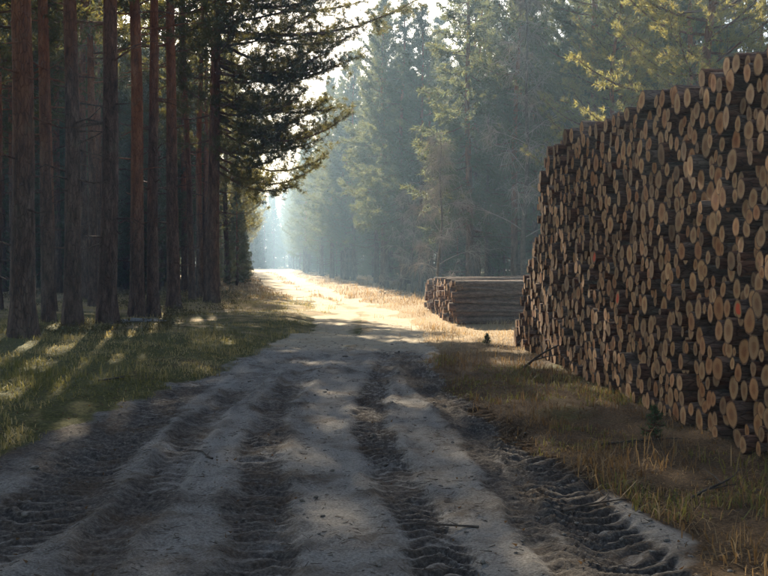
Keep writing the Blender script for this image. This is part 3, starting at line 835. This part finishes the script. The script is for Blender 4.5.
# left edge beyond the clearing
L2 = []
g = np.random.default_rng(15)
for y in (50, 56, 63, 71, 80, 90, 101, 114, 128, 144, 162):
    L2.append((lerp(DL, y) - 2.2 - g.uniform(0, 1.5), y + g.normal(0, .8)))
scatter(['spruce0', 'spruce1'], L2, 'dark bushy spruce on the left verge beyond the bend', 'spruces on the left verge beyond the bend', (.5, .72), 'spruce_tree', 16)
LV = [(lerp(DL, y_) - dx, y_) for y_, dx in ((38.5, 3.2), (43, 2.4), (48, 3.2), (54, 2.0), (61, 2.2), (69, 1.4), (78, 1.2), (88, 1.0), (99, .8))]
scatter(['verge0', 'verge1'], LV, 'sunlit pine leaning out over the left side of the track beyond the bend', 'sunlit pines left of the track beyond the bend', (1.0, 1.25), 'pine_tree', 18)
LB = [(lerp(DL, y_) - dx, y_) for y_, dx in ((41, 1.9), (45.5, 1.6), (51, 1.5), (57.5, 1.3), (65, 1.2), (73, 1.2))]
scatter(['spruce0', 'spruce1'], LB, 'bushy dark spruce between the sunlit pine stems left of the track', 'bushy spruces left of the track beyond the bend', (.34, .52), 'spruce_tree', 19)
L3 = [(lerp(DL, y) - 4.5 - g.uniform(0, 4), y) for y in (104, 112, 121, 131, 142, 154, 167, 181, 196)]
scatter(['spruce0', 'spruce1', 'young1'], L3, 'hazy pale conifer lining the left of the far straight track', 'far conifers left of the track', (.95, 1.2), 'conifer_tree', 17)

# right forest: edge runs from behind the low stack away along the track
def redge(y): return np.interp(y, [25, 29, 33, 40, 51, 80, 130, 260], [5.5, 2.6, 1.6, -.1, -3.2, -9.4, -18.0, -40])
def reg_right(g):
    y = g.uniform(25, 62); x = g.uniform(-6, 34)
    e = redge(y) + 0.6
    if x < e or x > 0.62 * y + 2 or (x > e + 15): return None
    return (x, y)
scatter(['young0', 'young2', 'young2', 'young0', 'young1'], spread(74, reg_right, 1.75, 5), 'hazy young conifer in the dense stand behind the low stack', 'conifers of the stand behind the low stack', (0.98, 1.25), 'conifer_tree', 6)
def reg_right_far(g):
    y = g.uniform(58, 150); x = g.uniform(-28, 30)
    e = redge(y) + 0.5
    if x < e or x > e + 9: return None
    return (x, y)
scatter(['young0', 'young1', 'young2'], spread(60, reg_right_far, 2.2, 7), 'hazy conifer lining the right of the far straight track', 'far conifers right of the track', (0.98, 1.25), 'conifer_tree', 8)
def reg_right_under(g):
    y = g.uniform(40, 80); x = g.uniform(-6, 40)
    e = redge(y) + 4
    if x < e or x > e + 24 or x > .62 * y: return None
    return (x, y)
scatter(['spruce0', 'spruce1'], spread(90, reg_right_under, 1.7, 33), 'low shaded spruce filling the stand behind the low stack', 'spruces under the right stand', (.40, .70), 'spruce_tree', 34)
def reg_right_under2(g):
    y = g.uniform(62, 150); x = g.uniform(-26, 12); e = redge(y) + 1.5
    if x < e or x > e + 9: return None
    return (x, y)
scatter(['spruce0', 'spruce1'], spread(44, reg_right_under2, 2.4, 43), 'low hazy spruce under the conifers right of the far track', 'low spruces right of the far track', (.38, .62), 'spruce_tree', 44)
# closing off the end of the straight, where the track bends away
E = [(-24, 152), (-27.5, 150), (-31, 155), (-20.5, 157), (-34, 151), (-26, 161), (-29.5, 164), (-22.5, 166), (-37, 160), (-33, 168), (-25, 172), (-18, 165), (-22.3, 142), (-24.6, 144), (-26.6, 141), (-28.8, 145), (-30.8, 143), (-23.5, 147), (-25.8, 149), (-21, 148), (-28, 153), (-33, 146)]
scatter(['spruce0', 'spruce1'], E, 'faint conifer at the misty end of the track', 'conifers at the end of the track', (1.15, 1.5), 'conifer_tree', 9)

# near sunlit pines behind the tall stack
place_tree('pine_tree', VAR['gold'], 7.9, 17.2, 0.6, 1.02, 'sunlit yellow-green pine showing directly above the tall stack')
place_tree('pine_tree', VAR['gold1'], 11.6, 16.2, 2.0, 1.1, 'sunlit pine at the right border of the photo above the stack')
place_tree('pine_tree', VAR['gold1'], 7.4, 22.5, 4.0, .95, 'pale green pine behind the stack, between the bare tree and the sunlit pine')
place_tree('bare_tree', VAR['birch0'], *W(525, 23.6), 0.3, 1.0, 'tall leafless tree with fine pale twigs behind the low stack')
place_tree('bare_tree', VAR['birch1'], *W(438, 25.5), 1.3, 1.0, 'small leafless tree with spreading twigs left of the low stack')
place_tree('bare_tree', VAR['birch1'], *W(412, 33), 2.9, .8, 'leafless sapling at the forest edge left of the small bare tree')
place_tree('bare_tree', VAR['birch0'], *W(486, 30), 2.2, .9, 'leafless tree with hanging twigs directly above the low stack')

# ================================================================== ground cover
def blades(name, pts, hmin, hmax, wid, tone, lean, matl, label, seed):
    g = np.random.default_rng(seed); n = len(pts)
    z0 = terrain(pts[:, 0], pts[:, 1])[0] - 0.01
    B = np.stack([pts[:, 0], pts[:, 1] * KY, z0], -1)
    h = g.uniform(hmin, hmax, n) * (0.6 + 0.8 * g.beta(2, 3, n)); az = g.uniform(0, 6.28, n)
    D = np.stack([np.cos(az), np.sin(az), np.zeros(n)], -1); S = np.stack([-np.sin(az), np.cos(az), np.zeros(n)], -1)
    h = h * np.clip(0.95 + 1.5 * nz3.fbm(pts[:, 0] * 1.4 + 2, pts[:, 1] * 1.4, 3), 0.35, 2.1)      # tussocks and low spots
    ln = np.abs(g.normal(0, lean, n))[:, None]
    w = (wid * g.uniform(.6, 1.3, n))[:, None]
    up = np.array([[0, 0, 1.0]])
    m1 = B + up * (h * .55)[:, None] + D * ln * h[:, None] * .35
    tip = B + up * (h * np.maximum(1 - 0.5 * ln[:, 0], 0.25))[:, None] + D * ln * h[:, None]
    V = np.stack([B - S * w, B + S * w, m1 + S * w * .7, m1 - S * w * .7, tip], 1).reshape(-1, 3)
    b = np.arange(n)[:, None] * 5
    Q = b + np.array([[0, 1, 2, 3]]); T = b + np.array([[3, 2, 4]])
    tn = np.repeat(np.clip(tone + g.normal(0, .17, n), 0, 1), 5)
    o = link(name, mk_mesh(name, V, [Q, T], [matl], {'tone': tn}, smooth=False))
    tag(o, label, 'grass', None, 'stuff')

def pick(n, x0, x1, y0, y1, seed, keep, power=1.0):
    g = np.random.default_rng(seed)
    y = y0 * (y1 / y0) ** g.uniform(0, 1, n) if power else g.uniform(y0, y1, n)
    x = g.uniform(x0, x1, n)
    p = keep(x, y, g)
    return np.stack([x[p], y[p]], -1)

def keep_left(x, y, g):
    _, _, gr, _, _ = terrain(x, y)
    cl = 0.50 + 1.5 * nz1.fbm(x * 1.3 + 4, y * 1.3, 4)
    return (gr > 0.15 + 0.8 * g.uniform(0, 1, len(x))) & (x < lerp(DL, y) + 0.9) & (g.uniform(0, 1, len(x)) < cl)
p = pick(150000, -11, -1.6, 4.2, 34, 1, keep_left)
gt = 0.68 + 0.5 * nz2.fbm(p[:, 0] * .6, p[:, 1] * .6, 3) + 0.12 * sstep(12, 22, p[:, 1])
blades('grass', p, .03, .13, .0055, gt, .8, M['blade'], 'short mossy green grass on the left verge under the pines', 2)

def keep_right(x, y, g):
    _, _, gr, _, _ = terrain(x, y)
    cl = 0.55 + 1.0 * nz1.fbm(x * 1.9 + 14, y * 1.9, 3)
    fx = 3.4 - 0.073 * y
    return (gr > 0.15 + 0.8 * g.uniform(0, 1, len(x))) & (x > lerp(DR, y) - 0.8) & ((x < fx + 0.1) | (y > 13)) & (g.uniform(0, 1, len(x)) < cl)
p = pick(110000, -3, 6.0, 3.2, 34, 3, keep_right)
gt = 0.42 + 0.35 * nz2.fbm(p[:, 0] * .8, p[:, 1] * .8, 3) + 0.4 * sstep(10, 14, p[:, 1])  # last term paints sunlight into the farther blades as a paler tone
blades('dry_grass', p, .03, .18, .0048, gt, .95, M['dry_blade'], 'tawny dry grass between the track and the tall stack', 4)
p = pick(26000, 0.6, 4.0, 3.3, 12, 5, lambda x, y, g: keep_right(x, y, g) & (nz2.fbm(x * 1.1 + 6, y * 1.1, 2) > .08))
blades('green_tufts', p, .04, .15, .006, np.full(len(p), .34), .8, M['blade'], 'greener grass tufts among the dry grass by the tall stack', 6)

# far verges: brown tufts that catch the sun
def keep_far(x, y, g):
    _, _, gr, _, _ = terrain(x, y)
    return (gr > 0.5) & (x > lerp(DL, y) - 6) & (x < lerp(DR, y) + 6)
p = pick(46000, -22, 6, 26, 95, 8, keep_far)
blades('verge_grass', p, .06, .22, .012, .72 + .3 * nz2.fbm(p[:, 0] * .4, p[:, 1] * .4, 2), .8, M['dry_blade'], 'sunlit straw-coloured grass along the far verges', 9)

# ---- low bilberry-like undergrowth on the forest floor
g = np.random.default_rng(61); G = Geo()
n = 620; y = 13.5 * (34 / 13.5) ** g.uniform(0, 1, n); x = g.uniform(-16, -4.6, n)
kp = (x > -0.6 * y) & (x < lerp(DL, y) - 2.0) & (nz1.fbm(x * .5 + 8, y * .5, 3) > -.05); x, y = x[kp], y[kp]; n = len(x)
P = np.repeat(np.stack([x, y * KY, terrain(x, y)[0] + .05], -1), 26, 0) + g.normal(0, 1, (n * 26, 3)) * [.17, .2, .055]
G.needles(g, P, np.tile([[0, 0, .6]], (len(P), 1)), 1, .075, .034, .8)
G.sticks(P - [0, 0, .10], P, .003, .002)
tag(link('undergrowth', G.mesh('undergrowth', [M['undergrowth']], smooth=False)), 'low brownish shrubby undergrowth on the shaded floor under the left pines', 'undergrowth', None, 'stuff')

# ---- loose soil clods, stones and twig litter
def clod_mesh(n, seed):
    g = np.random.default_rng(seed); G = Geo()
    ico = bpy.data.meshes.new('t'); import bmesh as bm_; b = bm_.new(); bm_.ops.create_icosphere(b, subdivisions=2, radius=1); b.to_mesh(ico); b.free()
    V0 = np.array([v.co[:] for v in ico.vertices]); F0 = np.array([p.vertices[:] for p in ico.polygons]); bpy.data.meshes.remove(ico)
    for i in range(n):
        y = 3.0 * (14 / 3.0) ** g.uniform(); x = g.uniform(lerp(DL, y), lerp(DR, y) + .2)
        s = 0.007 + 0.034 * g.beta(1.0, 7)
        ph = g.uniform(0, 9, 3)
        d = 1 + .28 * np.sin(V0 @ g.normal(0, 2.2, 3) + ph[0]) + .16 * np.sin(V0 @ g.normal(0, 5, 3) + ph[1])
        V = V0 * d[:, None] * s * np.array([g.uniform(.8, 1.6), g.uniform(.8, 1.3), g.uniform(.45, .8)])
        a = g.uniform(0, 6.28); V = V @ np.array([[math.cos(a), -math.sin(a), 0], [math.sin(a), math.cos(a), 0], [0, 0, 1]])
        G.add(V + [x, y * KY, gz(x, y) + s * .2], [F0])
    return G.mesh('soil_clods', [M['clod']])
tag(link('soil_clods', clod_mesh(480, 3)), 'loose dark clods of soil strewn over the track', 'soil', None, 'stuff')

g = np.random.default_rng(12)
G = Geo(); n = 6500
y = 3.0 * (18 / 3.0) ** g.uniform(0, 1, n); x = g.uniform(-6.5, 3.0, n)
z = terrain(x, y)[0] + .006; a = g.uniform(0, 6.28, n); L = g.uniform(.02, .06, n) + .16 * g.beta(1, 9, n)
D = np.stack([np.cos(a) * L, np.sin(a) * L, g.normal(0, .008, n)], -1); P0 = np.stack([x, y * KY, z], -1)
G.sticks(P0, P0 + D, g.uniform(.0015, .004, n), .0015)
tag(link('twig_litter', G.mesh('twig_litter', [M['twig']])), 'small twigs and bark scraps scattered over track and verges', 'litter', None, 'stuff')
G = Geo(); n = 5000
y = 3.0 * (16 / 3.0) ** g.uniform(0, 1, n); x = g.uniform(-6, 3.0, n); kp = terrain(x, y)[2] * .8 + .16 > g.uniform(0, 1, n); x, y = x[kp], y[kp]; n = len(x)
P = np.stack([x, y * KY, terrain(x, y)[0] + .004], -1); D = np.tile([[0, 0, .3]], (n, 1))
G.needles(g, P, D, 1, .030, .017, 1.0)
tag(link('leaf_litter', G.mesh('leaf_litter', [M['dry_leaf']], smooth=False)), 'brown fallen leaves lying in the grass and on the track', 'litter', None, 'stuff')

# ---- sticks one can pick out
def stick(x, y, az, L, r, label, pale=False, rise=0.0, forks=2, seed=0):
    g = np.random.default_rng(seed + 200); G = Geo()
    tt = np.linspace(0, 1, 9)
    P = np.stack([tt * L, .06 * L * np.sin(tt * 4 + g.uniform(0, 6)), rise * tt * L], -1)
    wx = x + P[:, 0] * math.cos(az) - P[:, 1] * math.sin(az); wy = y + (P[:, 0] * math.sin(az) + P[:, 1] * math.cos(az)) / KY
    base = gz(x, y)
    zz = np.maximum(terrain(wx, wy)[0] - base, P[:, 2]) + r * .8
    P[:, 2] = zz
    G.tube(P, r * (1 - .75 * tt), 7)
    for i in range(forks):
        k = 2 + i * 2; s = 1 if i % 2 else -1; l2 = L * g.uniform(.18, .35)
        q = P[k] + np.array([[0, 0, 0], [l2 * .5, s * l2 * .3, .02 * l2 + rise * l2 * .4], [l2, s * l2 * .7, .06 * l2 + rise * l2 * .6]])
        G.tube(q, [r * .5, r * .4, r * .15], 5)
    o = link('fallen_branch', G.mesh('fallen_branch', [M['stick_pale'] if pale else M['stick']])); o.location = (x, y * KY, base); o.rotation_euler = (0, 0, az)
    tag(o, label, 'branch', 'fallen branches')
stick(1.95, 10.0, .75, 1.3, .022, 'dark forked branch slanting up from the dry grass against the tall stack', rise=.32, seed=1)
stick(*W(118, 16.2), .15, 1.1, .045, 'pale bluish broken branch on the grass behind the leaning pine', True, seed=2)
stick(*W(133, 17.2), -.5, .9, .035, 'thinner pale branch lying across the broken one under the pines', True, seed=3)
stick(*W(98, 8.6), 1.3, .9, .014, 'thin dark stick on the mossy left verge', seed=4)
stick(*W(560, 4.4), .5, .7, .010, 'thin dark twig on the pale sand at the lower right of the track', seed=5)
stick(*W(478, 4.1), 2.7, .45, .008, 'short twig on the sand between two tyre tracks', seed=6)
stick(*W(700, 4.6), 1.0, .9, .012, 'bent stick in the dry grass below the tall stack', rise=.08, seed=7)
stick(*W(600, 6.0), .3, .8, .012, 'stick half buried in dry grass beside the sunlit grass patch', seed=8)
stick(*W(215, 5.6), 2.2, .5, .009, 'small twig on the grey sand left of the middle ruts', seed=9)

# ---- seedlings
for i, (px, d, s, lab) in enumerate([(655, 6.15, .30, 'small green spruce seedling at the foot of the tall stack'), (487, 13.2, .20, 'tiny conifer seedling in the dry grass before the low stack')]):
    T, B, N = conifer(300 + i, s, .04, s * .42, 26, .006, (0, 0), .01, shape='cone', K=6, nl=.035, nw=.004, step=.03, nsec=5, stubs=0, k=6)
    x, y = W(px, d)
    place_tree('seedling', tree_meshes('seedling', T, B, N, M['seedling']), x, y, i, 1.0, lab, 'conifer seedlings', 'seedling')

# ================================================================== haze
hv = np.array([(x, y, z) for z in (-1.6, 29.5) for y in (-160, 980) for x in (-345, 345)], float)
hf = np.array([(0, 2, 3, 1), (4, 5, 7, 6), (0, 1, 5, 4), (2, 6, 7, 3), (0, 4, 6, 2), (1, 3, 7, 5)])
m, nt, out = mat('forest_haze')
pv = nt.nodes.new('ShaderNodeVolumePrincipled')
pv.inputs['Color'].default_value = (0.52, 0.75, 1.0, 1)
pv.inputs['Density'].default_value = HAZE_DENSITY
pv.inputs['Anisotropy'].default_value = 0.45
nt.links.new(pv.outputs[0], out.inputs['Volume'])
o = link('haze', mk_mesh('haze', hv, [hf], [m], smooth=False))
tag(o, 'thin bluish morning haze filling the forest', 'haze', None, 'stuff')
